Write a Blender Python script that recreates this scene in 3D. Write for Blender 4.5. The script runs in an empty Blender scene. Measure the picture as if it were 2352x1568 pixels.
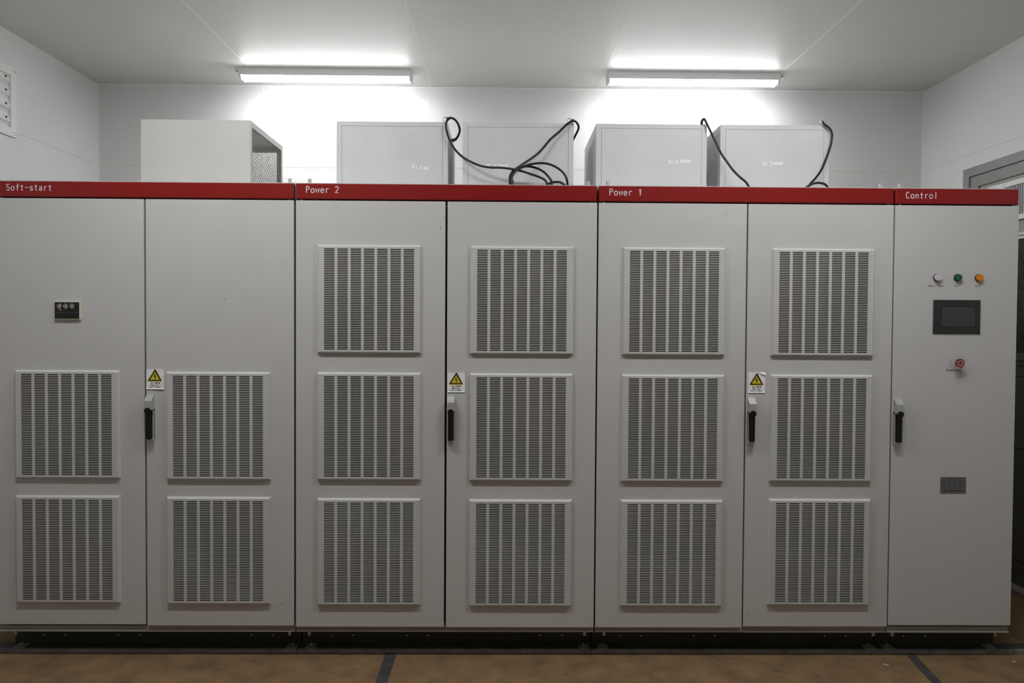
import bpy, math, random
from mathutils import Vector, Matrix
random.seed(7)
S = bpy.context.scene
COL = S.collection

# ------------------------------------------------------------------ camera
F, YAW, PITCH, ROLL = 1700.0, 0.01154, -0.0220, -0.0062
DIST, EYE = 3.2, 1.46
def axes():
    c, s = math.cos, math.sin
    r = Vector((c(YAW), -s(YAW), 0)); f0 = Vector((s(YAW), c(YAW), 0)); u = Vector((0, 0, 1))
    f = f0*c(PITCH)+u*s(PITCH); u2 = -f0*s(PITCH)+u*c(PITCH)
    return r*c(ROLL)-u2*s(ROLL), -u2*c(ROLL)-r*s(ROLL), f
RT, DN, FW = axes()
cam = bpy.data.cameras.new('camera'); cam.sensor_width = 36; cam.lens = F/2352*36
cam.clip_start = .05
co = bpy.data.objects.new('camera', cam); COL.objects.link(co)
m = Matrix((RT, -DN, -FW)).transposed().to_4x4(); m.translation = Vector((0, -DIST, EYE))
co.matrix_world = m
S.camera = co

# ------------------------------------------------------------------ world, exposure
w = bpy.data.worlds.new('world'); S.world = w; w.use_nodes = True
w.node_tree.nodes['Background'].inputs[0].default_value = (.6, .65, .7, 1)
w.node_tree.nodes['Background'].inputs[1].default_value = .02
S.view_settings.view_transform = 'Standard'; S.view_settings.look = 'None'
S.view_settings.gamma = 1; S.view_settings.use_curve_mapping = False
S.view_settings.exposure = 0.0
LAMP_REAR, LAMP_FRONT = 43.0, 76.0       # luminance of the tubes over the cabinets / nearer the photographer

def ray(x, y):
    return RT*((x-1176)/F)+DN*((y-784)/F)+FW
def at(x, y, Y=0.0):
    r = ray(x, y); return Vector((0, -DIST, EYE))+r*((Y+DIST)/r.y)

# ------------------------------------------------------------------ materials
def mat(name, col, rough=.5, metal=0, bump=0, bscale=200, var=0, vscale=3, emit=0, spec=.5, trans=0, var2=None, alpha=1):
    M = bpy.data.materials.new(name); M.use_nodes = True
    n = M.node_tree.nodes; l = M.node_tree.links; b = n['Principled BSDF']
    b.inputs['Base Color'].default_value = (*col, 1); b.inputs['Roughness'].default_value = rough
    b.inputs['Metallic'].default_value = metal; b.inputs['Specular IOR Level'].default_value = spec
    b.inputs['Transmission Weight'].default_value = trans; b.inputs['Alpha'].default_value = alpha
    tc = n.new('ShaderNodeTexCoord')
    if var or var2:
        ns = n.new('ShaderNodeTexNoise'); ns.inputs['Scale'].default_value = vscale; ns.inputs['Detail'].default_value = 10; ns.inputs['Roughness'].default_value = .62
        l.new(tc.outputs['Object'], ns.inputs['Vector'])
        mx = n.new('ShaderNodeMix'); mx.data_type = 'RGBA'
        c2 = var2 or tuple(min(1, c*(1-var)) for c in col)
        mx.inputs[6].default_value = (*col, 1); mx.inputs[7].default_value = (*c2, 1)
        rp = n.new('ShaderNodeMapRange'); rp.inputs[1].default_value = .35; rp.inputs[2].default_value = .68
        l.new(ns.outputs[0], rp.inputs[0]); l.new(rp.outputs[0], mx.inputs[0]); l.new(mx.outputs[2], b.inputs['Base Color'])
    if bump:
        nb = n.new('ShaderNodeTexNoise'); nb.inputs['Scale'].default_value = bscale; nb.inputs['Detail'].default_value = 3
        l.new(tc.outputs['Object'], nb.inputs['Vector'])
        bp = n.new('ShaderNodeBump'); bp.inputs['Strength'].default_value = bump; bp.inputs['Distance'].default_value = .001
        l.new(nb.outputs[0], bp.inputs['Height']); l.new(bp.outputs[0], b.inputs['Normal'])
    if emit:
        b.inputs['Emission Color'].default_value = (*col, 1); b.inputs['Emission Strength'].default_value = emit
    return M
WALL = mat('white_panel_steel', (.74, .745, .74), .4, bump=.08, bscale=60, spec=.35)
CEIL = mat('ceiling_panel_steel', (.68, .685, .67), .42, bump=.06, bscale=50, spec=.35)
SEAL = mat('white_sealant', (.86, .86, .85), .5)
JOINT = mat('panel_joint_grey', (.55, .55, .53), .7)
CAB = mat('light_grey_powder_coat', (.59, .59, .575), .42, bump=.25, bscale=350, var=.04, vscale=2.5, spec=.4)
BODY = mat('grey_cabinet_body', (.52, .52, .50), .5, bump=.15, bscale=300)
FRAME = mat('base_frame_grey', (.46, .44, .40), .5, bump=.15, bscale=200, var=.12, vscale=5)
RED = mat("red_lacquer", (.235, .008, .006), .36, bump=.08, bscale=250, spec=.4)
INK = mat('white_print', (.74, .68, .72), .5)
BLACKINK = mat('black_print', (.02, .02, .02), .6)
GAPLINE = mat('black_gap_shade_and_lines', (.012, .012, .012), .8)  # paints the shade in cabinet gaps; also plain dark joints and borders
DARK = mat('black_shade_backing', (.003, .003, .003), .9, spec=.1)
LEVER = mat('black_plastic', (.006, .006, .006), .55, spec=.3)
ZINC = mat('zinc_housing', (.50, .50, .52), .38, metal=.35)
STEEL = mat('bright_steel', (.72, .72, .72), .3, metal=.45, bump=.1, bscale=80)
GALV = mat('dull_galvanised_steel', (.36, .36, .35), .55, metal=.3, var=.35, vscale=30, bump=.3, bscale=90)
PLINTH = mat('dark_green_black_paint', (.028, .033, .022), .6, bump=.3, bscale=60, var=.3, vscale=6)
CHAN = mat('dark_floor_channel', (.075, .075, .072), .6, bump=.4, bscale=60, var=.4, vscale=12)
CHANEDGE = mat('grey_channel_edge', (.30, .30, .31), .5, var=.45, vscale=14, bump=.3, bscale=70)
TAPEF = mat('dark_grey_floor_strip', (.07, .068, .065), .7, var=.45, vscale=20, bump=.5, bscale=60)
FLOOR = mat('brown_sealed_board', (.285, .182, .092), .6, bump=.5, bscale=40, var2=(.16, .102, .054), vscale=9, spec=.3)
FANBOX = mat('pale_grey_sheet', (.69, .705, .715), .45, bump=.3, bscale=220, var=.06, vscale=5)
FANSIDE = mat('scuffed_grey_sheet', (.66, .675, .68), .45, bump=.3, bscale=200, var=.22, vscale=14)
HOOD = mat('beige_grey_hood', (.64, .64, .615), .5, bump=.15, bscale=200, var=.05, vscale=6)
MESH = mat('dark_expanded_metal', (.30, .30, .28), .5, metal=.3)
PAPER = mat('white_paper', (.90, .90, .91), .7)
PENB = mat('blue_pen', (.05, .07, .28), .6)
RUBBER = mat('black_cable_sheath', (.008, .008, .008), .42, spec=.45)
YELLOW = mat('warning_yellow', (.72, .58, .02), .5)
LAMPW = mat('white_lamp_housing', (.80, .80, .80), .4)
WHITEL = mat('white_lens', (.66, .63, .68), .2)
GREENL = mat('green_lens', (.005, .10, .035), .2)
AMBER = mat('amber_lens', (.72, .22, .003), .2)
BEZEL = mat('black_bezel', (.03, .03, .03), .4)
CREAM = mat('cream_plastic', (.62, .60, .48), .5)
PANELK = mat('gloss_black_panel', (.006, .007, .008), .3)
CHROME = mat('chrome', (.8, .8, .8), .12, metal=1)
TSB = mat('charcoal_plastic', (.022, .023, .024), .5)
SCREEN = mat('dull_grey_screen', (.045, .048, .052), .3)
REDP = mat('red_plastic', (.24, .018, .014), .3)
CLEAR = mat('clear_plastic', (.6, .6, .62), .12, alpha=.10)
PLATE = mat('grey_metal_plate', (.16, .16, .165), .45, metal=.2, var=.2, vscale=60)
FAINT = mat('faint_print', (.045, .045, .045), .6)
DOORF = mat('galvanised_door_frame', (.30, .29, .285), .45, metal=.2, var=.12, vscale=8)
LEAF = mat('beige_grey_door_leaf', (.34, .325, .29), .55)
LEAFD = mat('dark_grey_door_leaf', (.10, .10, .09), .55)
DEEP = mat('dark_louver_backing', (.05, .055, .075), .7)
SEALMARK = mat('grey_scuff', (.20, .19, .17), .7)
RUST = mat('brown_stain', (.36, .26, .18), .7)
def lampmat(name, e):
    M = mat(name, (1, 1, 1), .4, emit=e); return M
LENSR = lampmat('glowing_diffuser', LAMP_REAR); LENSF = lampmat('glowing_diffuser_front', LAMP_FRONT)

# ------------------------------------------------------------------ mesh builder
WO = {}      # world origin of each object
class MB:
    def __init__(s): s.v = []; s.f = []; s.m = []; s.mats = []; s.sm = []
    def mi(s, M):
        if M not in s.mats: s.mats.append(M)
        return s.mats.index(M)
    def poly(s, pts, M, smooth=False):
        b = len(s.v); s.v += [tuple(p) for p in pts]; s.f.append(list(range(b, b+len(pts)))); s.m.append(s.mi(M)); s.sm.append(smooth)
    def faces(s, vs, fs, M, smooth=False):
        b = len(s.v); s.v += [tuple(p) for p in vs]; k = s.mi(M)
        for f in fs: s.f.append([b+i for i in f]); s.m.append(k); s.sm.append(smooth)
    def box(s, x0, x1, y0, y1, z0, z1, M):
        vs = [(x, y, z) for x in (x0, x1) for y in (y0, y1) for z in (z0, z1)]
        s.faces(vs, [(0, 1, 3, 2), (4, 6, 7, 5), (0, 4, 5, 1), (2, 3, 7, 6), (0, 2, 6, 4), (1, 5, 7, 3)], M)
    def frustum(s, x0, x1, z0, z1, yb, yf, c, M):
        """raised rectangle on a y plane: base at yb, face at yf inset by c on all sides"""
        vs = [(x0, yb, z0), (x1, yb, z0), (x1, yb, z1), (x0, yb, z1), (x0+c, yf, z0+c), (x1-c, yf, z0+c), (x1-c, yf, z1-c), (x0+c, yf, z1-c)]
        s.faces(vs, [(0, 1, 5, 4), (1, 2, 6, 5), (2, 3, 7, 6), (3, 0, 4, 7), (4, 5, 6, 7), (3, 2, 1, 0)], M)
    def slab(s, x0, x1, y0, y1, z0, z1, c, M):
        """box whose front (low y) edges are chamfered by c"""
        vs = [(x0, y1, z0), (x1, y1, z0), (x1, y1, z1), (x0, y1, z1), (x0, y0+c, z0), (x1, y0+c, z0), (x1, y0+c, z1), (x0, y0+c, z1),
              (x0+c, y0, z0+c), (x1-c, y0, z0+c), (x1-c, y0, z1-c), (x0+c, y0, z1-c)]
        f = [(3, 2, 1, 0), (8, 9, 10, 11)]
        for i in range(4):
            j = (i+1) % 4; f += [(i, j, 4+j, 4+i), (4+i, 4+j, 8+j, 8+i)]
        s.faces(vs, f, M)
    def cyl(s, c, r, a, b, M, axis='y', n=24, r2=None, smooth=True):
        r2 = r if r2 is None else r2; vs = []
        for k in range(n):
            t = 2*math.pi*k/n; cc, ss = math.cos(t), math.sin(t)
            for rr, h in ((r, a), (r2, b)):
                if axis == 'y': vs.append((c[0]+rr*cc, h, c[1]+rr*ss))
                elif axis == 'z': vs.append((c[0]+rr*cc, c[1]+rr*ss, h))
                else: vs.append((h, c[0]+rr*cc, c[1]+rr*ss))
        s.faces(vs, [(2*k, 2*((k+1) % n), 2*((k+1) % n)+1, 2*k+1) for k in range(n)], M, smooth)
        s.faces(vs, [tuple(2*k for k in range(n)), tuple(2*k+1 for k in reversed(range(n)))], M)
    def ring(s, c, r0, r1, y0, y1, M, n=24):
        vs = []
        for k in range(n):
            t = 2*math.pi*k/n; cc, ss = math.cos(t), math.sin(t)
            for rr, h in ((r0, y1), (r0, y0), (r1, y0), (r1, y1)): vs.append((c[0]+rr*cc, h, c[1]+rr*ss))
        f = []
        for k in range(n):
            j = (k+1) % n
            for q in range(4): f.append((4*k+q, 4*j+q, 4*j+(q+1) % 4, 4*k+(q+1) % 4))
        s.faces(vs, f, M, False)
    def tube(s, pts, r, M, n=10, closed=False):
        pts = [Vector(p) for p in pts]; N = len(pts); vs = []; prev = None
        for i, p in enumerate(pts):
            a = pts[(i-1) % N] if (closed or i) else p; b = pts[(i+1) % N] if (closed or i < N-1) else p
            t = (b-a).normalized()
            if prev is None:
                u = t.cross(Vector((0, 0, 1)));
                if u.length < .1: u = t.cross(Vector((1, 0, 0)))
            else: u = prev-t*prev.dot(t)
            u.normalize(); prev = u; q = t.cross(u)
            for k in range(n):
                an = 2*math.pi*k/n; vs.append(p+u*(r*math.cos(an))+q*(r*math.sin(an)))
        f = []
        for i in range(N if closed else N-1):
            j = (i+1) % N
            for k in range(n): f.append((i*n+k, i*n+(k+1) % n, j*n+(k+1) % n, j*n+k))
        s.faces(vs, f, M, True)
        if not closed: s.faces(vs, [tuple(range(n)), tuple((N-1)*n+k for k in reversed(range(n)))], M)
    def stroke(s, pts, wd, y, M):
        s.k = getattr(s, 'k', 0)+1; y = y-.000006*(s.k % 60)
        """flat printed line on the plane y, facing -y; pts are (x,z)"""
        P = [Vector(p) for p in pts]; L = []; N = len(P)
        for i in range(N):
            a = P[max(0, i-1)]; b = P[min(N-1, i+1)]; d = (b-a)
            if d.length < 1e-9: d = Vector((1, 0))
            d.normalize(); nn = Vector((-d.y, d.x)); k = 1
            if 0 < i < N-1:
                d1 = (P[i]-P[i-1]).normalized(); k = 1/max(.5, abs(d1.dot(d)))
            L.append((P[i]+nn*wd/2*k, P[i]-nn*wd/2*k))
        for i in range(N-1):
            a, b = L[i]; c, d = L[i+1]
            s.poly([(b.x, y, b.y), (d.x, y, d.y), (c.x, y, c.y), (a.x, y, a.y)], M)
    def build(s, name, parent=None, origin=(0, 0, 0), fix=True):
        o0 = Vector(origin)
        me = bpy.data.meshes.new(name); me.from_pydata([tuple(Vector(p)-o0) for p in s.v], [], s.f)
        for M in s.mats: me.materials.append(M)
        for p, k, q in zip(me.polygons, s.m, s.sm): p.material_index = k; p.use_smooth = q
        me.validate(); me.update()
        if fix:
            import bmesh
            bm = bmesh.new(); bm.from_mesh(me); bmesh.ops.remove_doubles(bm, verts=bm.verts, dist=1e-6)
            bmesh.ops.recalc_face_normals(bm, faces=bm.faces); bm.to_mesh(me); bm.free()
        return link(name, me, parent, o0)
def link(name, data, parent, o0):
    o = bpy.data.objects.new(name, data); COL.objects.link(o)
    if parent: o.parent = parent; o.location = o0-WO[parent.name]
    else: o.location = o0
    WO[o.name] = Vector(o0); return o
def thing(name, loc, label, cat, group=None):
    o = link(name, None, None, Vector(loc)); tag(o, label, cat, group); return o
def tag(o, label=None, cat=None, group=None, kind=None):
    for k, v in (('label', label), ('category', cat), ('group', group), ('kind', kind)):
        if v: o[k] = v
    return o
def copy_obj(o, parent, o0, name=None):
    c = o.copy(); COL.objects.link(c); c.parent = parent
    c.location = Vector(o0)-(WO[parent.name] if parent else Vector()); WO[c.name] = Vector(o0); return c

# ------------------------------------------------------------------ stroke lettering (monospaced)
def arc(cx, cy, rx, ry, a0, a1, n=12):
    return [(cx+rx*math.cos(math.radians(a0+(a1-a0)*i/n)), cy+ry*math.sin(math.radians(a0+(a1-a0)*i/n))) for i in range(n+1)]
XH = .66
G = {
 'S': [arc(.27, .74, .22, .24, 25, 270)[:-1]+arc(.27, .26, .24, .24, 90, -155)],
 'o': [arc(.27, XH/2, .24, XH/2-.02, 90, 450, 20)],
 'f': [arc(.42, .82, .14, .16, 60, 180, 6)+[(.28, 0)], [(.06, XH-.04), (.48, XH-.04)]],
 't': [[(.24, .9), (.24, .14)]+arc(.36, .14, .12, .12, 180, 290, 6), [(.04, XH-.02), (.46, XH-.02)]],
 '-': [[(.02, .47), (.52, .47)]],
 's': [arc(.27, XH*.73, .18, XH*.24, 20, 270, 10)[:-1]+arc(.27, XH*.27, .20, XH*.25, 90, -160, 10)],
 'a': [arc(.25, XH-.17, .19, .16, 160, 0, 8)+[(.44, .1), (.5, .02)], arc(.24, .18, .19, .17, 60, 300, 12)+[(.44, .12)], [(.33, .34), (.44, .36)]],
 'r': [[(.14, 0), (.14, XH)], arc(.38, XH-.22, .24, .2, 180, 60, 8)],
 'P': [[(.08, 0), (.08, 1)], [(.08, .97)]+arc(.26, .74, .24, .23, 90, -90, 12)+[(.08, .51)]],
 'w': [[(.02, XH), (.13, .02), (.27, XH-.1), (.41, .02), (.52, XH)]],
 'e': [[(.04, XH/2+.02), (.49, XH/2+.02)]+arc(.27, XH/2, .23, XH/2-.02, 5, 325, 18)],
 '2': [arc(.27, .74, .22, .23, 165, -20, 12)+[(.05, .03), (.52, .03)]],
 '1': [[(.12, .8), (.32, .97), (.32, 0)]],
 'C': [arc(.28, .5, .24, .48, 40, 320, 18)],
 'n': [[(.08, 0), (.08, XH)], arc(.27, XH-.24, .19, .22, 180, 0, 10)+[(.46, 0)]],
 'l': [[(.28, 0), (.28, 1)]],
 'u': [[(.08, XH), (.08, .2)]+arc(.27, .2, .19, .19, 180, 360, 8)+[(.46, XH)], [(.46, .2), (.46, 0)]],
 'R': [[(.08, 0), (.08, 1)], [(.08, .97)]+arc(.26, .75, .22, .22, 90, -90, 10)+[(.08, .53)], [(.24, .52), (.5, 0)]],
 'F': [[(.08, 0), (.08, 1)], [(.08, .97), (.48, .97)], [(.08, .53), (.42, .53)]],
 'E': [[(.08, 0), (.08, 1)], [(.08, .97), (.48, .97)], [(.08, .53), (.42, .53)], [(.08, .03), (.48, .03)]],
 'm': [[(.04, 0), (.04, XH)], arc(.16, XH-.14, .11, .13, 180, 0, 6)+[(.27, 0)], arc(.39, XH-.14, .11, .13, 180, 0, 6)+[(.5, 0)]],
 'g': [arc(.26, XH/2+.05, .2, XH/2-.05, 90, 450, 14), [(.46, XH), (.46, -.1)]+arc(.26, -.1, .2, .14, 0, -150, 8)],
 'y': [[(.05, XH), (.28, .05)], [(.5, XH), (.2, -.22)]],
 'c': [arc(.28, XH/2, .22, XH/2-.02, 45, 315, 14)],
 'i': [[(.27, 0), (.27, XH)], [(.27, .82), (.27, .92)]],
 'h': [[(.08, 0), (.08, 1)], arc(.27, XH-.24, .19, .22, 180, 0, 10)+[(.46, 0)]],
 'k': [[(.08, 0), (.08, 1)], [(.44, XH), (.1, .26)], [(.2, .36), (.48, 0)]],
 'W': [[(0, 1), (.13, .02), (.27, .8), (.41, .02), (.54, 1)]],
 'A': [[(.02, 0), (.27, 1), (.52, 0)], [(.11, .34), (.43, .34)]],
 'N': [[(.06, 0), (.06, 1), (.48, 0), (.48, 1)]],
 'p': [[(.08, -.25), (.08, XH)], arc(.27, XH/2, .2, XH/2-.02, 150, -150, 14)],
 '当': [[(.5, 1), (.5, .65)], [(.15, .92), (.27, .7)], [(.85, .92), (.73, .7)], [(.12, .6), (.85, .6), (.85, .05), (.12, .05)], [(.18, .33), (.85, .33)]],
 '心': [[(.15, .52), (.08, .2)], [(.34, .66), (.34, .2), (.45, .08), (.75, .08), (.82, .26)], [(.5, .82), (.6, .58)], [(.8, .66), (.96, .4)]],
 '触': [[(.25, 1), (.05, .75)], [(.2, .87), (.42, .87), (.34, .7)], [(.1, .7), (.08, .05)], [(.1, .7), (.45, .7), (.45, .05)], [(.1, .5), (.45, .5)], [(.1, .3), (.45, .3)],
        [(.55, .75), (.55, .4), (.95, .4), (.95, .75), (.55, .75)], [(.75, 1), (.75, .1)], [(.52, .08), (.95, .16)]],
 '电': [[(.15, .82), (.15, .3), (.8, .3), (.8, .82), (.15, .82)], [(.15, .56), (.8, .56)], [(.48, 1), (.48, .12), (.58, .03), (.94, .03), (.94, .2)]],
}
def text(mb, s, x, z, cap, pitch, wd, y, M, ang=0, wide=1.0, jit=0):
    ca, sa = math.cos(ang), math.sin(ang)
    for i, ch in enumerate(s):
        for st in G.get(ch, []):
            pts = []
            for (a, b) in st:
                u = i*pitch+a*cap*wide+random.uniform(-jit, jit)*cap; v = b*cap+random.uniform(-jit, jit)*cap
                pts.append((x+u*ca-v*sa, z+u*sa+v*ca))
            mb.stroke(pts, wd, y, M)

# ------------------------------------------------------------------ room shell
XL, XR, YB, YF, ZC = -2.768, 2.880, 1.90, -7.4, 3.083
def struct(o): o['kind'] = 'structure'; return o
b = MB(); b.box(XL-.1, XR+.1, YF-.1, YB+.1, -.1, 0, FLOOR); struct(b.build('floor'))
b = MB(); b.box(XL-.1, XR+.1, YF-.1, YB+.1, ZC, ZC+.1, CEIL)
for x in (-1.626, -.502, .637, 1.772): b.box(x-.0022, x+.0022, YF, YB, ZC-.0012, ZC+.01, SEAL)
for x, y in ((-1.62, 1.18), (-1.1, 1.22), (-.62, 1.2), (.70, 1.22), (1.2, 1.2), (1.84, 1.22), (1.32, .75), (.70, .72), (.6, .72)): b.cyl((x, y), .003, ZC-.0015, ZC+.001, JOINT, 'z', 8)
struct(b.build('ceiling'))
b = MB(); b.box(XL-.1, XR+.1, YB, YB+.1, 0, ZC, WALL)
for x in (-1.649, -.516, .629, 1.765): b.box(x-.0035, x+.0035, YB-.0015, YB+.01, 2.535, ZC, SEAL); b.box(x-.0055, x-.0035, YB-.0006, YB+.01, 2.535, ZC, JOINT); b.box(x-.0035, x+.0035, YB-.0015, YB+.01, 0, 2.52, SEAL)
b.box(XL, XR, YB-.0015, YB+.01, 2.532, 2.536, JOINT); b.box(XL, XR, YB-.0012, YB+.01, 2.5275, 2.532, SEAL)
b.box(XL, XR, YB-.001, YB+.01, ZC-.006, ZC, SEAL)
struct(b.build('wall_back'))
b = MB(); b.box(XL-.1, XL, YF, YB, 0, ZC, WALL)
for y in (1.06, -.08, -1.22, -2.36, -3.5, -4.64, -5.78): b.box(XL-.01, XL+.001, y-.002, y+.002, 0, ZC, SEAL)
b.box(XL-.01, XL+.001, YF, YB, 2.532, 2.5345, JOINT); b.box(XL-.01, XL+.004, YB-.006, YB, 0, ZC, SEAL)
struct(b.build('wall_left'))
b = MB(); b.box(XR, XR+.1, YF, YB, 0, ZC, WALL)
for y in (1.46, -1.2, -2.36, -3.5, -4.64, -5.78): b.box(XR-.001, XR+.01, y-.002, y+.002, 0, ZC, SEAL)
b.box(XR-.001, XR+.01, YF, YB, 2.529, 2.5315, JOINT); b.box(XR-.004, XR+.01, YB-.006, YB, 0, ZC, SEAL)
struct(b.build('wall_right'))
b = MB(); b.box(XL-.1, XR+.1, YF-.1, YF, 0, ZC, WALL)
for x in (-1.65, -.51, .63, 1.77): b.box(x-.002, x+.002, YF-.01, YF+.001, 0, ZC, SEAL)
struct(b.build('wall_front'))
# steel channel let into the floor in front of the plinths
b = MB(); b.box(XL, XR, .075, .135, 0, .018, CHAN); b.box(XL, XR, .062, .075, 0, .0175, CHANEDGE)
for x in (-.905, .395, 1.70, 2.30): b.box(x-.001, x+.001, .0615, .0755, .0, .0179, GAPLINE)
struct(b.build('trim_1'))
b = MB(); b.slab(-.5145, -.466, -3.2, .062, 0, .002, .0005, TAPEF); struct(b.build('trim_2'))
b = MB()
b.faces([(1.808, .0618, 0), (1.848, .0618, 0), (1.38, -3, 0), (1.43, -3, 0), (1.808, .0618, .002), (1.848, .0618, .002), (1.38, -3, .002), (1.43, -3, .002)],
        [(4, 6, 7, 5), (0, 1, 3, 2), (0, 4, 5, 1), (2, 3, 7, 6), (0, 2, 6, 4), (1, 5, 7, 3)], TAPEF); struct(b.build('trim_3'))

# ------------------------------------------------------------------ door in the right wall
d1 = link('door_1', None, None, Vector((XR, .85, 0))); struct(d1)
x0 = 2.85
def yzbox(b, xa, xb, ya, yb, za, zb, M): b.box(xa, xb, ya, yb, za, zb, M)
b = MB()
for (ya, yb, zt, pr) in ((1.386, 1.328, 2.438, .032), (1.326, 1.252, 2.384, .022)):
    th = ya-yb; X = XR-pr
    b.box(X, XR, yb, ya, 0, zt-th*.92, DOORF); b.box(X, XR, -.18, ya, zt-th*.92, zt, DOORF)
    b.box(X, XR, -.18, -.18+th, 0, zt-th*.92, DOORF)
b.box(XR-.024, XR, .1, 1.33, 2.383, 2.386, GAPLINE)
b.build('door_frame', d1, (XR, .85, 0))
b = MB(); X = XR-.012
b.box(X, XR, -.12, 1.246, .03, 2.322, LEAF)
b.box(X-.0005, X, -.12, 1.246, 2.318, 2.322, GAPLINE)
b.box(X-.001, XR, -.12, 1.246, .03, 1.285, LEAFD)
for z in (1.251, 1.194, .792, .172): b.box(X-.0015, X, -.12, 1.246, z-.004, z+.001, GAPLINE)
b.cyl((1.215, 2.292), .005, X-.001, X, BEZEL, 'x', 8)
leaf = b.build('door_leaf', d1, (XR, .85, 0)); leaf['label'] = 'beige grey door leaf, darker below the mesh'
b = MB(); b.box(X-.012, X, .0, 1.169, 2.262, 2.290, LAMPW); b.box(X-.012, X, .0, 1.169, 2.065, 2.093, LAMPW)
b.box(X-.012, X, 1.14, 1.169, 2.093, 2.262, LAMPW); b.box(X-.012, X, 0, .03, 2.093, 2.262, LAMPW)
b.box(X-.001, X, .03, 1.14, 2.093, 2.262, DEEP)  # thin dark blue-grey sheet behind the louver fins
y = .04
while y < 1.135: b.box(X-.010, X-.002, y-.002, y+.002, 2.093, 2.262, FANBOX); y += .0195
z = 2.105
while z < 2.26: b.box(X-.0045, X-.0035, .03, 1.14, z-.0006, z+.0006, FANBOX); z += .0165
b.build('door_louver', d1, (XR, .85, 0))
b = MB(); b.box(X-.012, X, 0, 1.169, 1.956, 1.992, FANBOX); b.box(X-.014, X-.012, 0, 1.169, 1.972, 1.975, GAPLINE)
b.box(X-.010, X, 0, 1.169, 1.285, 1.325, LEAFD); b.box(X-.010, X, 1.14, 1.169, 1.325, 1.956, LEAFD)
b.box(X-.002, X-.001, 0, 1.14, 1.325, 1.956, DARK)
y = .5
while y < 1.135: b.box(X-.0045, X-.003, y-.0007, y+.0007, 1.325, 1.956, GALV); y += .0125
z = 1.335
while z < 1.95: b.box(X-.0035, X-.002, .5, 1.14, z-.0007, z+.0007, GALV); z += .0125
b.build('door_mesh_panel', d1, (XR, .85, 0))
b = MB(); b.box(XR-.05, XR, -.18, 1.386, 0, .012, DOORF); b.box(XR-.03, XR-.012, -.12, 1.246, .012, .03, STEEL); b.build('door_sill', d1, (XR, .85, 0))

# ------------------------------------------------------------------ vent on the left wall
v = thing('wall_vent', (XL, .74, 2.69), 'white louvred air vent screwed to the left wall near the ceiling', 'vent')
b = MB(); z0, z1, y0, y1, fw, X = 2.497, 2.882, .45, 1.034, .047, XL+.014
b.box(XL, X, y0, y1, z1-fw, z1, LAMPW); b.box(XL, X, y0, y1, z0, z0+fw, LAMPW)
b.box(XL, X, y0, y0+fw, z0+fw, z1-fw, LAMPW); b.box(XL, X, y1-fw, y1, z0+fw, z1-fw, LAMPW)
for (yy, zz) in ((y1-.02, z1-.018), (y1-.008, z1-.022), (y1-.022, z0+.024), (y1-.008, z0+.016), (y0+.02, z1-.02), (y0+.02, z0+.02)): b.cyl((yy, zz), .003, X, X+.0012, BEZEL, 'x', 8)
b.build('vent_frame', v, (XL, .74, 2.69))
b = MB(); b.box(XL, XL+.001, y0+fw, y1-fw, z0+fw, z1-fw, FANBOX)
for k in range(4):
    zz = z0+fw+.02+k*.075
    b.faces([(XL+.001, y0+fw, zz+.06), (XL+.001, y1-fw, zz+.06), (XL+.013, y1-fw, zz+.012), (XL+.013, y0+fw, zz+.012), (XL+.001, y0+fw, zz), (XL+.001, y1-fw, zz)],
            [(0, 1, 2, 3), (3, 2, 5, 4), (0, 3, 4), (1, 5, 2)], LAMPW)
    b.cyl((y1-fw-.035, zz+.03), .006, XL+.004, XL+.0125, BEZEL, 'x', 10)
b.build('vent_louvers', v, (XL, .74, 2.69))

# ------------------------------------------------------------------ ceiling lamps
def lamp(xa, xb, y0, lens, label, flip=1):
    yc = y0+.05
    t = thing('ceiling_light', ((xa+xb)/2, yc, ZC), label, 'ceiling light', 'batten lights on the ceiling')
    O = ((xa+xb)/2, yc, ZC); zt, zm, zb = ZC, ZC-.045, ZC-.064
    b = MB(); b.slab(xa, xb, y0, y0+.10, zm, zt, .002, LAMPW)
    for xe, s_ in ((xa, 1), (xb, -1)):
        x1, x2 = sorted((xe, xe+s_*.014))
        b.faces([(x1, y0, zm), (x1, y0+.1, zm), (x1, y0+.088, zb-.003), (x1, y0+.012, zb-.003), (x2, y0, zm), (x2, y0+.1, zm), (x2, y0+.088, zb-.003), (x2, y0+.012, zb-.003)],
                [(0, 1, 2, 3), (7, 6, 5, 4), (0, 4, 5, 1), (1, 5, 6, 2), (2, 6, 7, 3), (3, 7, 4, 0)], LAMPW)
    b.build('lamp_housing', t, O)
    b = MB(); pr = [(y0+.004, zm), (y0+.005, zm-.005), (y0+.020, zb), (y0+.080, zb), (y0+.095, zm-.005), (y0+.096, zm)]
    vs = [(xa+.014, p, q) for p, q in pr]+[(xb-.014, p, q) for p, q in pr]
    b.faces(vs, [(i, (i+1) % 6, 6+(i+1) % 6, 6+i) for i in range(6)]+[(0, 1, 2, 3, 4, 5), (11, 10, 9, 8, 7, 6)], lens); b.build('diffuser', t, O)
    xe = xa if flip > 0 else xb; b = MB()
    b.tube([(xe, y0+.05, ZC-.03), (xe-flip*.012, y0+.05, ZC-.022), (xe-flip*.022, y0+.05, ZC-.008), (xe-flip*.036, y0+.05, ZC-.003)], .0022, RUBBER, 6)
    b.build('lead_wire', t, O)
lamp(-1.691, -.597, 1.55, LENSR, 'left of the two glowing white batten lights above the cabinets', 1)
lamp(.657, 1.762, 1.55, LENSR, 'right of the two glowing white batten lights above the cabinets', -1)
lamp(-1.691, -.597, -1.05, LENSF, 'white batten light on the ceiling in front of the cabinets, left side', 1)
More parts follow.
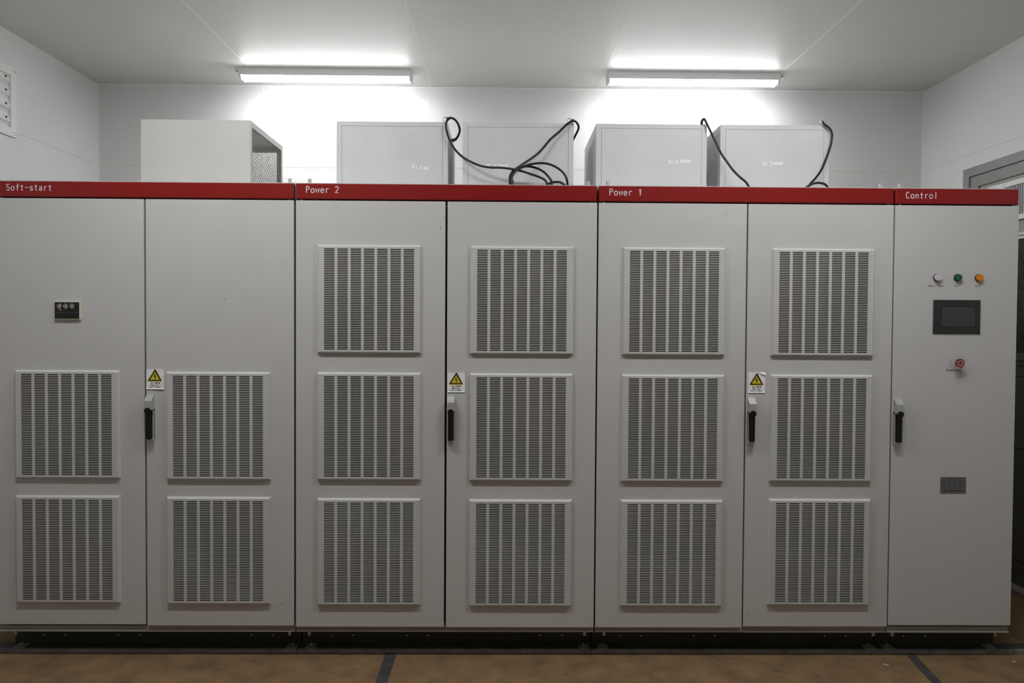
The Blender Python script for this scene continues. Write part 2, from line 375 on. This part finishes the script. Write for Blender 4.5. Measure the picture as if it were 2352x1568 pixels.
lamp(.657, 1.762, -1.05, LENSF, 'white batten light on the ceiling in front of the cabinets, right side', -1)

# ------------------------------------------------------------------ shared vent grille
def grille_mesh():
    W, H, c, t = .448, .467, .0075, .014
    b = MB(); fw, fh = W/2-c, H/2-c
    n, rows, px, pz, sw, sh = 7, 58, .05675, .00752, .0463, .0043
    ax = n*px/2; az = rows*pz/2; y = -t
    # chamfered rim
    o = [(-W/2, 0, -H/2), (W/2, 0, -H/2), (W/2, 0, H/2), (-W/2, 0, H/2)]
    f = [(-fw, y, -fh), (fw, y, -fh), (fw, y, fh), (-fw, y, fh)]
    k = [(-ax, y, -az), (ax, y, -az), (ax, y, az), (-ax, y, az)]
    vs = o+f+k; fs = []
    for i in range(4):
        j = (i+1) % 4; fs += [(i, j, 4+j, 4+i), (4+i, 4+j, 8+j, 8+i)]
    b.faces(vs, fs, CAB)
    yb = y+.0015; r = sh*.45
    for i in range(n):
        for j in range(rows):
            cx, cz = -ax+(i+.5)*px, -az+(j+.5)*pz; q = px/2; p = pz/2; a = sw/2; h = sh/2
            R = [(cx-q, cz-p), (cx+q, cz-p), (cx+q, cz+p), (cx-q, cz+p)]
            Sx = [(cx-a+r, cz-h), (cx+a-r, cz-h), (cx+a, cz-h*.3), (cx+a, cz+h*.3), (cx+a-r, cz+h), (cx-a+r, cz+h), (cx-a, cz+h*.3), (cx-a, cz-h*.3)]
            vv = [(u, y, v_) for u, v_ in R]+[(u, y, v_) for u, v_ in Sx]+[(u, yb, v_) for u, v_ in Sx]
            ff = [(0, 1, 5, 4), (1, 2, 8, 7, 6, 5), (2, 3, 9, 8), (3, 0, 4, 11, 10, 9)]
            ff += [(4+e, 4+(e+1) % 8, 12+(e+1) % 8, 12+e) for e in range(8)]
            b.faces(vv, ff, CAB)
    b.faces([(-ax-.004, -.002, -az-.004), (ax+.004, -.002, -az-.004), (ax+.004, -.002, az+.004), (-ax-.004, -.002, az+.004)], [(0, 1, 2, 3)], DARK)  # black sheet painted as the dark interior behind the slots
    me = bpy.data.meshes.new('vent_grille'); me.from_pydata(b.v, [], b.f)
    for M in b.mats: me.materials.append(M)
    for p_, k_ in zip(me.polygons, b.m): p_.material_index = k_
    me.update(); return me
GM = grille_mesh()

# ------------------------------------------------------------------ cabinets
BOT, TOP = .148, 1.990
def handle(door, gx):
    cx = gx+.024; O = (cx, 0, 1.06); zt, zb = 1.151, .961; w2 = .0155
    b = MB()
    # slanted head block
    pr = [(0, zt), (-.006, zt), (-.030, zt-.024), (-.030, zt-.062), (-.012, zt-.066), (0, zt-.066)]
    vs = [(cx-w2, p, q) for p, q in pr]+[(cx+w2, p, q) for p, q in pr]; N = len(pr)
    b.faces(vs, [(i, (i+1) % N, N+(i+1) % N, N+i) for i in range(N)]+[tuple(range(N)), tuple(reversed(range(N, 2*N)))], ZINC)
    b.box(cx-w2, cx-w2+.003, -.014, 0, zb, zt-.06, ZINC); b.box(cx+w2-.003, cx+w2, -.014, 0, zb, zt-.06, ZINC)
    b.box(cx-w2, cx+w2, -.004, 0, zb, zt-.06, ZINC); b.box(cx-w2, cx+w2, -.022, 0, zb-.004, zb, ZINC)
    b.build('handle_housing', door, O)
    b = MB(); zc = zt-.066
    b.cyl((cx, zc), .0132, -.036, -.012, LEVER, 'y', 28)
    b.slab(cx-.0088, cx+.0088, -.034, -.012, zb+.003, zc, .003, LEVER)
    b.box(cx-w2+.003, cx+w2-.003, -.014, -.004, zc-.014, zc+.003, LEVER)
    b.build('handle_lever', door, O)
def sticker(door, xl, zt, peel=0):
    wd, ht = .0745, .090; y = -.0006; cx = xl+wd/2
    b = MB()
    n = 16
    for i in range(n):
        za, zb_ = zt-ht*i/n, zt-ht*(i+1)/n
        ya = y-(.0012 if i == 0 else 0)*(peel != 2); yb_ = y
        if i == n-1: yb_ = y-.0025
        b.poly([(xl, yb_, zb_), (xl+wd, yb_-(.003 if (i == n-1 and peel == 1) else 0), zb_), (xl+wd, ya, za), (xl, ya, za)], PAPER)
    if peel == 2: b.poly([(xl+wd*.45, y-.0004, zt), (xl+wd, y-.006, zt-.013), (xl+wd, y-.0004, zt-.002)], PAPER)
    k = wd/875; X = lambda u: cx+(u-840)*k*.98; Z = lambda v_: zt-(v_-235)*k*.96
    P2 = lambda pts, yy, M: b.poly([(X(u), yy, Z(v_)) for u, v_ in pts], M)
    P2([(455, 925), (480, 945), (1170, 945), (1198, 925), (1190, 880), (880, 300), (850, 280), (820, 300), (450, 890)], y-.0004, YELLOW)
    P2([(488, 870), (510, 912), (1145, 912), (1165, 870), (885, 330), (850, 308), (815, 330)], y-.0006, BLACKINK)
    P2([(578, 852), (1078, 852), (838, 430)], y-.0008, YELLOW)
    P2([(820, 520), (868, 545), (838, 640), (902, 650), (870, 770), (888, 770), (838, 835), (808, 765), (836, 770), (850, 690), (765, 712)], y-.0010, BLACKINK)
    u = 90*k; x_ = X(605)
    for i, ch in enumerate('当心触电'): text(b, ch, X(605+i*128), Z(1068), u, 0, 12*k, y-.0004, BLACKINK)
    text(b, 'Warning', X(640), Z(1170), 72*k, 54*k, 13*k, y-.0004, BLACKINK, wide=1.15)
    text(b, 'electric', X(515), Z(1275), 66*k, 41*k, 13*k, y-.0004, BLACKINK, wide=1.0); text(b, 'shock', X(880), Z(1275), 66*k, 50*k, 13*k, y-.0004, BLACKINK, wide=1.15)
    o = b.build('warning_sticker', door, (cx, 0, zt-ht/2), fix=False)
    o['label'] = 'white sticker with yellow electric shock triangle'
def make_cabinet(x0, x1, label, title, tx, tcap, tpitch, doors, grp='cabinets in the long row'):
    O = Vector(((x0+x1)/2, .75, 0)); cab = thing('electrical_cabinet', O, label, 'electrical cabinet', grp)
    b = MB(); b.box(x0, x1, .030, 1.50, .118, 2.0705, BODY)
    for gx in [x0+.003, x1-.003]+[d['x1']+.004 for d in doors[:-1]]:
        b.box(max(x0+.0005, gx-.012), min(x1-.0005, gx+.012), .0275, .030, .15, 1.99, GAPLINE)  # black strips put the shade of the door gaps into colour
    b.box(x0+.002, x1-.002, .0275, .030, 1.986, 2.0, GAPLINE)
    for gx in [d['x1']+.004 for d in doors[:-1]]: b.box(gx-.004, gx+.004, .018, .028, 1.972, 1.974, STEEL)
    for gx in (x0+.022, x1-.022): b.box(gx-.0015, gx+.0015, .006, .028, 1.985, 1.9965, STEEL)
    b.build('cabinet_body', cab, O)
    b = MB(); b.box(x0, x1, .018, .030, .118, .1405, FRAME); b.box(x0, x1, .010, .018, .118, .127, FRAME); b.build('base_frame', cab, O)
    b = MB(); b.slab(x0+.001, x1-.0025, 0, .032, 1.9965, 2.0625, .0025, RED)
    hd = b.build('header_band', cab, (O.x, 0, 2.03)); hd['label'] = 'red header band reading '+title
    for k_, wd_ in enumerate(title.split(' ')):
        b = MB(); xx_ = tx+(title.index(wd_))*tpitch
        text(b, wd_, xx_, 2.0225 if title != 'Control' else 2.0195, tcap, tpitch, .0036, -.0005, INK); b.build('header_lettering', hd, (xx_, 0, 2.02), fix=False)
    # plinth with screw heads
    b = MB(); b.box(x0, x1, .114, 1.46, .018, .118, PLINTH)
    nb = 4 if x1-x0 > 1 else 2
    for fx in ((.10, .175, .36, .435) if nb == 4 else (.24, .42)):
        for s_ in ((0,) if nb == 2 else (0, 1)):
            if nb == 4 and s_: xx = x1-(fx*.9)*(x1-x0) if fx > .2 else x1-fx*(x1-x0)
            else: xx = x0+fx*(x1-x0)
            if nb == 4 and s_ and fx > .2: continue
            b.cyl((xx, .060), .0032, .1105, .114, LAMPW, 'y', 8)
    for xx in ([x0+.42, x0+.86] if nb == 4 else [x0+.22]): b.box(xx-.0008, xx+.0008, .1135, .114, .02, .118, GAPLINE)
    b.build('plinth', cab, O)
    for xx in (x0+.045, x1-.034):
        b = MB(); b.cyl((xx, .055), .0088, 2.0705, 2.074, STEEL, 'z', 16); b.cyl((xx, .055), .0078, 2.074, 2.092, STEEL, 'z', 6, smooth=False); b.build('roof_bolt', cab, (xx, .055, 2.0705))
        b = MB(); b.cyl((xx, .05), .0068, .087, .118, CAB, 'z', 12); b.build('base_bolt', cab, (xx, .05, .118))
        b = MB(); b.box(xx-.024, xx+.024, .068, .114, .018, .023, GALV); b.cyl((xx, .094), .008, .023, .030, GALV, 'z', 6, smooth=False); b.cyl((xx, .094), .004, .03, .034, GALV, 'z', 10); b.build('anchor_plate', cab, (xx, .09, .018))
    res = []
    for d in doors:
        b = MB(); b.slab(d['x0'], d['x1'], 0, .024, d['z0'], d.get('z1', TOP), .0015, CAB)
        for (mx_, mz, ln, an, M) in d.get('marks', []): b.stroke([(mx_, mz), (mx_+ln*math.cos(an), mz+ln*math.sin(an))], .0022, -.0002, M)
        dd = b.build('cabinet_door', cab, ((d['x0']+d['x1'])/2, 0, d['z0']), fix=False); res.append(dd)
        for gz in d['g']:
            link('vent_grille', GM, dd, Vector((d['gx'], 0, gz)))
        if d.get('h') is not None: handle(dd, d['h'])
        if d.get('st'): sticker(dd, *d['st'])
    return cab, res
c1, D1 = make_cabinet(-2.181, -.902, 'grey two-door cabinet with a red band reading Soft-start, leftmost of the row', 'Soft-start', -2.1275, .0272, .0198, [
    dict(x0=-2.181, x1=-1.545, z0=.153, gx=-1.871, g=(1.022, .482)),
    dict(x0=-1.537, x1=-.904, z0=.148, gx=-1.225, g=(1.018, .478), h=-1.541, st=(-1.537+.001, 1.266, 1),
         marks=[(-1.20, 1.56, .012, 1.2, SEALMARK), (-.975, .235, .03, .5, RUST)])])
c2, D2 = make_cabinet(-.895, .401, 'grey two-door cabinet with a red band reading Power 2', 'Power 2', -.8515, .0285, .0208, [
    dict(x0=-.895, x1=-.2530, z0=.144, gx=-.578, g=(1.567, 1.019, .474), marks=[(-.277, 1.884, .018, -1.2, SEALMARK), (-.262, 1.925, .008, -1.1, SEALMARK)]),
    dict(x0=-.2440, x1=.4010, z0=.1425, gx=.078, g=(1.566, 1.018, .471), h=-.2488, st=(-.2405, 1.259, 0))])
c3, D3 = make_cabinet(.408, 1.689, 'grey two-door cabinet with a red band reading Power 1, next to the Control cabinet', 'Power 1', .4525, .0285, .0208, [
    dict(x0=.408, x1=1.050, z0=.143, gx=.735, g=(1.566, 1.017, .472), marks=[(.962, 1.952, .008, 2.2, SEALMARK), (.96, 1.94, .006, 1, SEALMARK)]),
    dict(x0=1.0565, x1=1.6890, z0=.148, gx=1.382, g=(1.566, 1.020, .478), h=1.0535, st=(1.0640, 1.263, 2),
         marks=[(1.066, .205, .016, -.4, RUST), (1.08, .197, .014, .5, RUST)])])
c4, D4 = make_cabinet(1.695, 2.236, 'narrow single-door cabinet with a red band reading Control, rightmost of the row', 'Control', 1.7400, .0280, .0203, [
    dict(x0=1.6955, x1=2.236, z0=.1545, gx=0, g=(), h=1.692)])

# indicator on the soft-start door
dd = D1[0]
b = MB(); xa, xb, za, zb = -1.923, -1.812, 1.472, 1.550
b.frustum(xa, xb, za, zb, 0, -.011, .002, CREAM); b.box(xa+.0035, xb-.0035, -.0116, -.0108, za+.004, zb-.0035, PANELK)
for i, M in enumerate((YELLOW, GREENL, REDP)):
    u = xa+.0275+i*.0265; b.box(u-.0055, u+.0055, -.0119, -.0116, zb-.0375, zb-.0335, M)
for i in range(22): b.box(xa+.010+i*.0042, xa+.0125+i*.0042, -.0119, -.0116, zb-.0495, zb-.0445, FAINT)
o = b.build('indicator_panel', dd, ((xa+xb)/2, 0, (za+zb)/2)); o['label'] = 'black voltage indicator with cream frame and three chrome bezels'
for i in range(3):
    u = xa+.0265+i*.0268; b = MB(); b.ring((u, zb-.0205), .0082, .0102, -.0165, -.0116, CHROME, 20)
    b.cyl((u, zb-.0205), .0082, -.0130, -.0116, TSB, 'y', 16); b.cyl((u, zb-.0205), .0045, -.0160, -.0130, CHROME, 'y', 16, r2=.0015)
    b.build('indicator_lamp', dd, (u, 0, zb-.0205))
# control door equipment
dd = D4[0]
for u, M, lb, s_, tw in ((1.881, WHITEL, 'white pilot light', 'Control Power', .068), (1.971, GREENL, 'green pilot light', 'Run', .017), (2.063, AMBER, 'amber pilot light', 'Fault', .026)):
    b = MB(); z = 1.678; b.ring((u, z), .0140, .0166, -.005, 0, BEZEL if M is not WHITEL else TSB, 28); b.cyl((u, z), .0143, -.0115, 0, M, 'y', 28); b.cyl((u, z), .0143, -.0135, -.0115, M, 'y', 28, r2=.0125)
    o = b.build('pilot_light', dd, (u, 0, z)); o['label'] = lb
    b = MB(); p = tw/len(s_); text(b, s_, u-tw/2-.003, 1.6385, .0078, p, .0011, -.0004, BLACKINK); b.build('printed_caption', dd, (u, 0, 1.64), fix=False)
b = MB(); text(b, 'Emergency', 1.929, 1.273, .0078, .0046, .0011, -.0004, BLACKINK); text(b, 'Stop'.replace('S', 'S'), 1.9745, 1.273, .0078, .0060, .0011, -.0004, BLACKINK); b.build('printed_caption', dd, (1.97, 0, 1.275), fix=False)
b = MB(); xa, xb, za, zb = 1.867, 2.075, 1.434, 1.582
b.frustum(xa, xb, za, zb, 0, -.006, .004, TSB); b.box(xa+.032, xb-.0245, -.0062, -.0058, za+.0295, zb-.0275, GAPLINE)
o = b.build('touchscreen_bezel', dd, ((xa+xb)/2, 0, (za+zb)/2))
b = MB(); b.box(xa+.0345, xb-.027, -.0068, -.006, za+.032, zb-.0305, SCREEN); o = b.build('touchscreen', dd, ((xa+xb)/2, 0, (za+zb)/2)); o['label'] = 'dark grey screen, switched off'
u, z = 1.974, 1.3085
b = MB(); b.cyl((u, z), .0115, -.016, 0, STEEL, 'y', 24); b.cyl((u, z), .0182, -.027, -.016, REDP, 'y', 28); b.cyl((u, z), .0182, -.029, -.027, REDP, 'y', 28, r2=.0165); b.ring((u, z), .0095, .0116, -.0293, -.029, INK, 28)
o = b.build('emergency_stop_button', dd, (u, 0, z)); o['label'] = 'red emergency stop button'
b = MB(); b.ring((u, z), .0295, .031, -.034, 0, CLEAR, 32); b.ring((u, z), .022, .031, -.036, -.034, CLEAR, 32); o = b.build('button_guard', dd, (u, 0, z)); o['label'] = 'clear plastic guard'
b = MB(); xa, xb, za, zb = 1.913, 2.026, .737, .8085; b.box(xa, xb, -.0012, 0, za, zb, PLATE)
b.box(xa+.036, xa+.078, -.0014, -.0012, zb-.0095, zb-.0075, BLACKINK)
for r_ in range(6):
    for (q0, q1) in ((.006, .028), (.034, .05), (.058, .075), (.082, .104)):
        b.box(xa+q0, xa+q1-random.uniform(0, .008), -.0014, -.0012, zb-.0185-r_*.0064, zb-.0173-r_*.0064, TSB)
b.cyl((xa+.021, za+.0105), .0045, -.0015, -.0012, BLACKINK, 'y', 12); b.box(xa+.033, xa+.1, -.0014, -.0012, za+.011, za+.0135, BLACKINK); b.box(xa+.037, xa+.098, -.0014, -.0012, za+.006, za+.0075, TSB)
o = b.build('rating_plate', dd, ((xa+xb)/2, 0, (za+zb)/2)); o['label'] = 'grey metal rating plate'

# ------------------------------------------------------------------ boxes on the roofs
ZR, ZT, YA, YD = 2.0705, 2.397, .25, .75
t = thing('ventilation_hood', (-1.4255, .5, ZR), 'beige-grey roof hood with mesh sides standing on the Soft-start cabinet', 'ventilation hood')
O = (-1.4255, .5, ZR); xa, xb = -1.677, -1.174
b = MB(); b.slab(xa, xb, YA, YA+.002, ZR, ZT, .0008, HOOD)
b.box(xa, xb, YA+.002, YD, ZT-.002, ZT, HOOD)
def ring_frame(b, axis, c0, c1, a0, a1, top, side, bot=.0):
    # rectangular sheet frame round an opening in a side or rear face
    if axis == 'x':
        for (p, q, r_, s_) in ((a0, a1, ZT-top, ZT-.002), (a0, a0+side, ZR, ZT-top), (a1-side, a1, ZR, ZT-top)): b.box(c0, c1, p, q, r_, s_, HOOD)
    else:
        for (p, q, r_, s_) in ((a0, a1, ZT-top, ZT-.002), (a0, a0+side, ZR, ZT-top), (a1-side, a1, ZR, ZT-top)): b.box(p, q, c0, c1, r_, s_, HOOD)
ring_frame(b, 'x', xb-.002, xb, YA+.002, YD, .026, .022); ring_frame(b, 'x', xa, xa+.002, YA+.002, YD, .026, .022); ring_frame(b, 'y', YD-.002, YD, xa+.002, xb-.002, .034, .028)
b.build('hood_shell', t, O)
def lattice(axis, c, a0, a1, z0, z1, sp=.0125, r=.00075):
    b = MB(); W, H = a1-a0, z1-z0; n = int((W+H*.6)/sp)+1
    for sgn in (1, -1):
        for i in range(-n, 2*n):
            # line a = a0 + i*sp + sgn*0.6*(z-z0)
            s0 = a0+i*sp; zz0, zz1 = 0.0, H
            f = lambda z_: s0+sgn*.6*z_
            # clip to the rectangle
            lo, hi = (a0-s0)/(sgn*.6), (a1-s0)/(sgn*.6)
            if lo > hi: lo, hi = hi, lo
            u, v_ = max(0, lo), min(H, hi)
            if v_-u < .002: continue
            off = .0012*sgn
            P, Q = (f(u), z0+u), (f(v_), z0+v_)
            if axis == 'x':
                vs = [(c+off-r*.5, P[0]-r, P[1]), (c+off-r*.5, P[0]+r, P[1]), (c+off+r*.5, P[0]+r, P[1]), (c+off+r*.5, P[0]-r, P[1]), (c+off-r*.5, Q[0]-r, Q[1]), (c+off-r*.5, Q[0]+r, Q[1]), (c+off+r*.5, Q[0]+r, Q[1]), (c+off+r*.5, Q[0]-r, Q[1])]
            else:
                vs = [(P[0]-r, c+off-r*.5, P[1]), (P[0]+r, c+off-r*.5, P[1]), (P[0]+r, c+off+r*.5, P[1]), (P[0]-r, c+off+r*.5, P[1]), (Q[0]-r, c+off-r*.5, Q[1]), (Q[0]+r, c+off-r*.5, Q[1]), (Q[0]+r, c+off+r*.5, Q[1]), (Q[0]-r, c+off+r*.5, Q[1])]
            b.faces(vs, [(0, 1, 5, 4), (1, 2, 6, 5), (2, 3, 7, 6), (3, 0, 4, 7)], MESH)
    return b
lattice('x', xb-.0045, YA+.006, YD-.006, ZR, ZT-.006).build('mesh_panel', t, O, fix=False)
lattice('x', xa+.0045, YA+.006, YD-.006, ZR, ZT-.006).build('mesh_panel', t, O, fix=False)
lattice('y', YD-.0045, xa+.006, xb-.006, ZR, ZT-.006).build('mesh_panel', t, O, fix=False)

PX = .00203
def fan_box(xa, xb, label, word, px, py, w_px, ang, ex, ez):
    O = ((xa+xb)/2, .5, ZR); t = thing('fan_housing', O, label, 'fan housing', 'fan housings on the roofs of the Power cabinets')
    b = MB(); b.box(xa, xb, YA+.003, YD, ZR, ZT, FANSIDE)
    ix, iz, g = .0245, .0205, .0007
    # folded front frame
    b.box(xa, xb, YA, YA+.003, ZT-iz+g, ZT, FANBOX); b.box(xa, xa+ix-g, YA, YA+.003, ZR, ZT-iz+g, FANBOX); b.box(xb-ix+g, xb, YA, YA+.003, ZR, ZT-iz+g, FANBOX)
    b.build('housing_shell', t, O)
    b = MB(); b.box(xa+ix+g, xb-ix-g, YA+.0002, YA+.003, ZR, ZT-iz-g, FANBOX); b.build('front_panel', t, O)
    c = at(px, py, YA); W, H = w_px*PX, .0142; ca, sa = math.cos(ang), math.sin(ang); y = YA-.0006
    R = lambda u, v_: (c.x+u*ca-v_*sa, c.z+u*sa+v_*ca)
    b = MB(); q = [R(-W/2, -H/2), R(W/2-.002, -H/2), R(W/2, H/2-.002), R(W/2-.003, H/2), R(-W/2, H/2)]
    b.faces([(p[0], y, p[1]) for p in q]+[(p[0], YA+.0002, p[1]) for p in q], [(0, 1, 2, 3, 4)]+[(i, (i+1) % 5, 5+(i+1) % 5, 5+i) for i in range(5)], PAPER)
    st = R(-W/2+.016, -H/2+.0035); text(b, word, st[0], st[1], .0085, .0078, .0014, y-.0002, PENB, ang, .75, .04)
    o = b.build('tape_label', t, (c.x, YA, c.z), fix=False); o['label'] = 'strip of white tape handwritten '+word
    # lifting eye
    b = MB(); b.cyl((ex, YA+.022), .009, ZT, ZT+.006, STEEL, 'z', 16)
    rr = .0115; b.tube([(ex+rr*math.cos(a), YA+.022+.2*rr*math.sin(a)*0, ZT+.006+rr+rr*math.sin(a)) for a in [2*math.pi*i/20 for i in range(20)]], .0027, STEEL, 8, closed=True)
    b.build('lifting_eye', t, (ex, YA+.022, ZT))
    return t
fan_box(-.777, -.263, 'pale grey fan housing with a tilted tape label, next to the mesh-sided hood', 'FAN 2', 965.5, 384.5, 39, -.13, -.277, 0)
fan_box(-.194, .320, 'pale grey fan housing with its tape label half hidden behind a black cord', 'FAN 1', 1143, 380.5, 50, -.01, .303, 0)
fan_box(.425, .940, 'pale grey fan housing with a stained left side, on the Power 1 cabinet', 'FAN 2', 1561, 370.5, 52, .04, .925, 0)
fan_box(1.003, 1.511, 'pale grey fan housing farthest right, its tape label peeling at one end', 'FAN 1', 1775.5, 375.5, 47, .03, 1.488, 0)

# ------------------------------------------------------------------ power cords
def spline(pts, k=6):
    P = [Vector(p) for p in pts]; out = []
    for i in range(len(P)-1):
        a = P[max(0, i-1)]; b_ = P[i]; c = P[i+1]; d = P[min(len(P)-1, i+2)]
        for j in range(k):
            t_ = j/k; out.append(.5*((2*b_)+(c-a)*t_+(2*a-5*b_+4*c-d)*t_**2+(3*b_-a-3*c+d)*t_**3))
    out.append(P[-1]); return out
def cord(pix, label, ties=()):
    pts = [at(x, y, Y) for x, y, Y in pix]
    t = thing('power_cord', pts[0], label, 'power cord', 'black power cords hanging over the fan housings')
    b = MB(); b.tube(spline(pts), .0052, RUBBER, 10); b.build('cord_sheath', t, pts[0], fix=False)
    for x, y, Y in ties:
        c = at(x, y, Y); b = MB(); b.ring((0, 0), .0052, .0078, -.003, .003, LEVER, 12)
        for i in range(len(b.v)): b.v[i] = (c.x+b.v[i][0], c.y+b.v[i][1], c.z+b.v[i][2])
        b.tube([c+Vector((-.006, 0, -.004)), c+Vector((.012, -.004, .010))], .0018, LEVER, 6)
        b.build('cable_tie', t, c)
HY = .12
def zroof(x, Y): # point of the cord resting on the cabinet roof
    c = at(x, 430, Y); return c
def roofpix(x, Y):
    # pixel whose ray meets the roof height at depth Y
    r = RT*((x-1176)/F)+FW; zneed = ZR+.006
    lo, hi = 300., 700.
    for _ in range(40):
        m_ = (lo+hi)/2
        if at(x, m_, Y).z > zneed: lo = m_
        else: hi = m_
    return (x, lo, Y)
cord([(1039, 323, .34), (1046, 321, .30), (1053, 310, .27), (1056, 298, .25), (1052, 284, .235), (1044, 274, .232), (1036, 271, .232), (1029, 273, .235), (1025, 281, .235), (1024, 290, .235), (1026, 302, .232), (1031, 317, .232), (1040, 336, .23), (1053, 352, .225), (1068, 364, .22), (1085, 373, .21), (1105, 381, .20), (1127, 384.5, .19), (1150, 385, .18), (1172, 387.5, .17), (1195, 392, .155), (1220, 400, .14), (1240, 407, .13), (1253, 415, .12), roofpix(1262, .11), roofpix(1290, .12), roofpix(1330, .14)],
     'black cord looped at the lifting eye between the fan housings on the Power 2 cabinet', [(1029, 273, .234), (1040, 322, .33)])
cord([(1316, 322, .34), (1320, 314, .31), (1327, 300, .28), (1329, 292, .26), (1326, 283, .24), (1319, 278, .236), (1310, 280, .235), (1300, 287, .235), (1285, 302, .235), (1265, 319, .23), (1250, 337, .225), (1236, 352, .22), (1220, 364, .21), (1205, 374, .20), (1190, 384, .185), (1178, 393, .175), (1171.5, 405, .165), (1171, 417, .155), roofpix(1174, .15), roofpix(1190, .20), roofpix(1225, .22), roofpix(1262, .20), (1267, 419, .17), (1260, 406, .17), (1248, 394, .17), (1232, 386, .17), (1214, 382, .165), (1198, 384, .16), (1184, 392, .155), (1176, 405, .148), (1177, 416, .142), roofpix(1182, .14), roofpix(1215, .19), roofpix(1265, .19), roofpix(1300, .17), (1303, 418, .15), (1297, 401, .15), (1284, 388, .15), (1265, 378, .15), (1245, 374.5, .15), (1225, 376, .148), (1206, 381, .145), (1190, 389, .14), (1179, 400, .13), (1175, 411, .125), roofpix(1177, .12)],
     'black cord coiled on the roof edge of the Power 2 cabinet before a fan housing', [(1313, 278, .234)])
cord([roofpix(1252, .10), (1264, 420, .10), (1275, 418, .10), (1288, 419, .10), roofpix(1302, .10)], 'short arch of black cord on the roof edge under the coil')
cord([(1611, 290, .26), (1612, 281, .245), (1615, 274, .238), (1619, 275, .235), (1625, 287, .232), (1634, 306, .228), (1646, 331, .22), (1657, 353, .21), (1670, 372, .20), (1684, 391, .185), (1700, 407, .165), (1713, 418, .145), roofpix(1727, .12), roofpix(1760, .13), roofpix(1800, .16)],
     'black cord running down from the lifting eye of the stained fan housing')
cord([(1889, 279, .262), (1892, 284, .240), (1900, 290, .235), (1907, 297, .232), (1911, 308, .230), (1910, 322, .228), (1907, 337, .224), (1901, 355, .215), (1894, 373, .205), (1886, 391, .19), (1874, 408, .165), (1862, 421, .14), roofpix(1852, .12), roofpix(1840, .12), roofpix(1846, .10), (1864, 423, .105), (1876, 420, .105), (1886, 420.5, .105), (1896, 424, .105), roofpix(1906, .11), roofpix(1930, .14)],
     'black cord hanging down the right end of the farthest right fan housing')

# ------------------------------------------------------------------ scraps on the floor
def scrap(x, y, l, a, M, label):
    b = MB(); ca, sa = math.cos(a), math.sin(a); w_ = .0022
    pts = [(x+u*ca-v_*sa, y+u*sa+v_*ca) for u, v_ in ((-l/2, -w_), (l/2, -w_*.6), (l/2, w_*.6), (-l/2, w_))]
    b.faces([(p[0], p[1], .0003) for p in pts]+[(p[0], p[1], .0016) for p in pts], [(0, 1, 2, 3), (4, 5, 6, 7), (0, 1, 5, 4), (1, 2, 6, 5), (2, 3, 7, 6), (3, 0, 4, 7)], M)
    tag(b.build('wire_offcut', None, (x, y, 0)), label, 'scrap')
scrap(1.665, -.045, .022, -.55, PAPER, 'white wire offcut lying on the brown floor left of the grey strip')
scrap(2.245, -.015, .012, -.3, PAPER, 'white wire offcut lying on the floor below the Control cabinet corner')
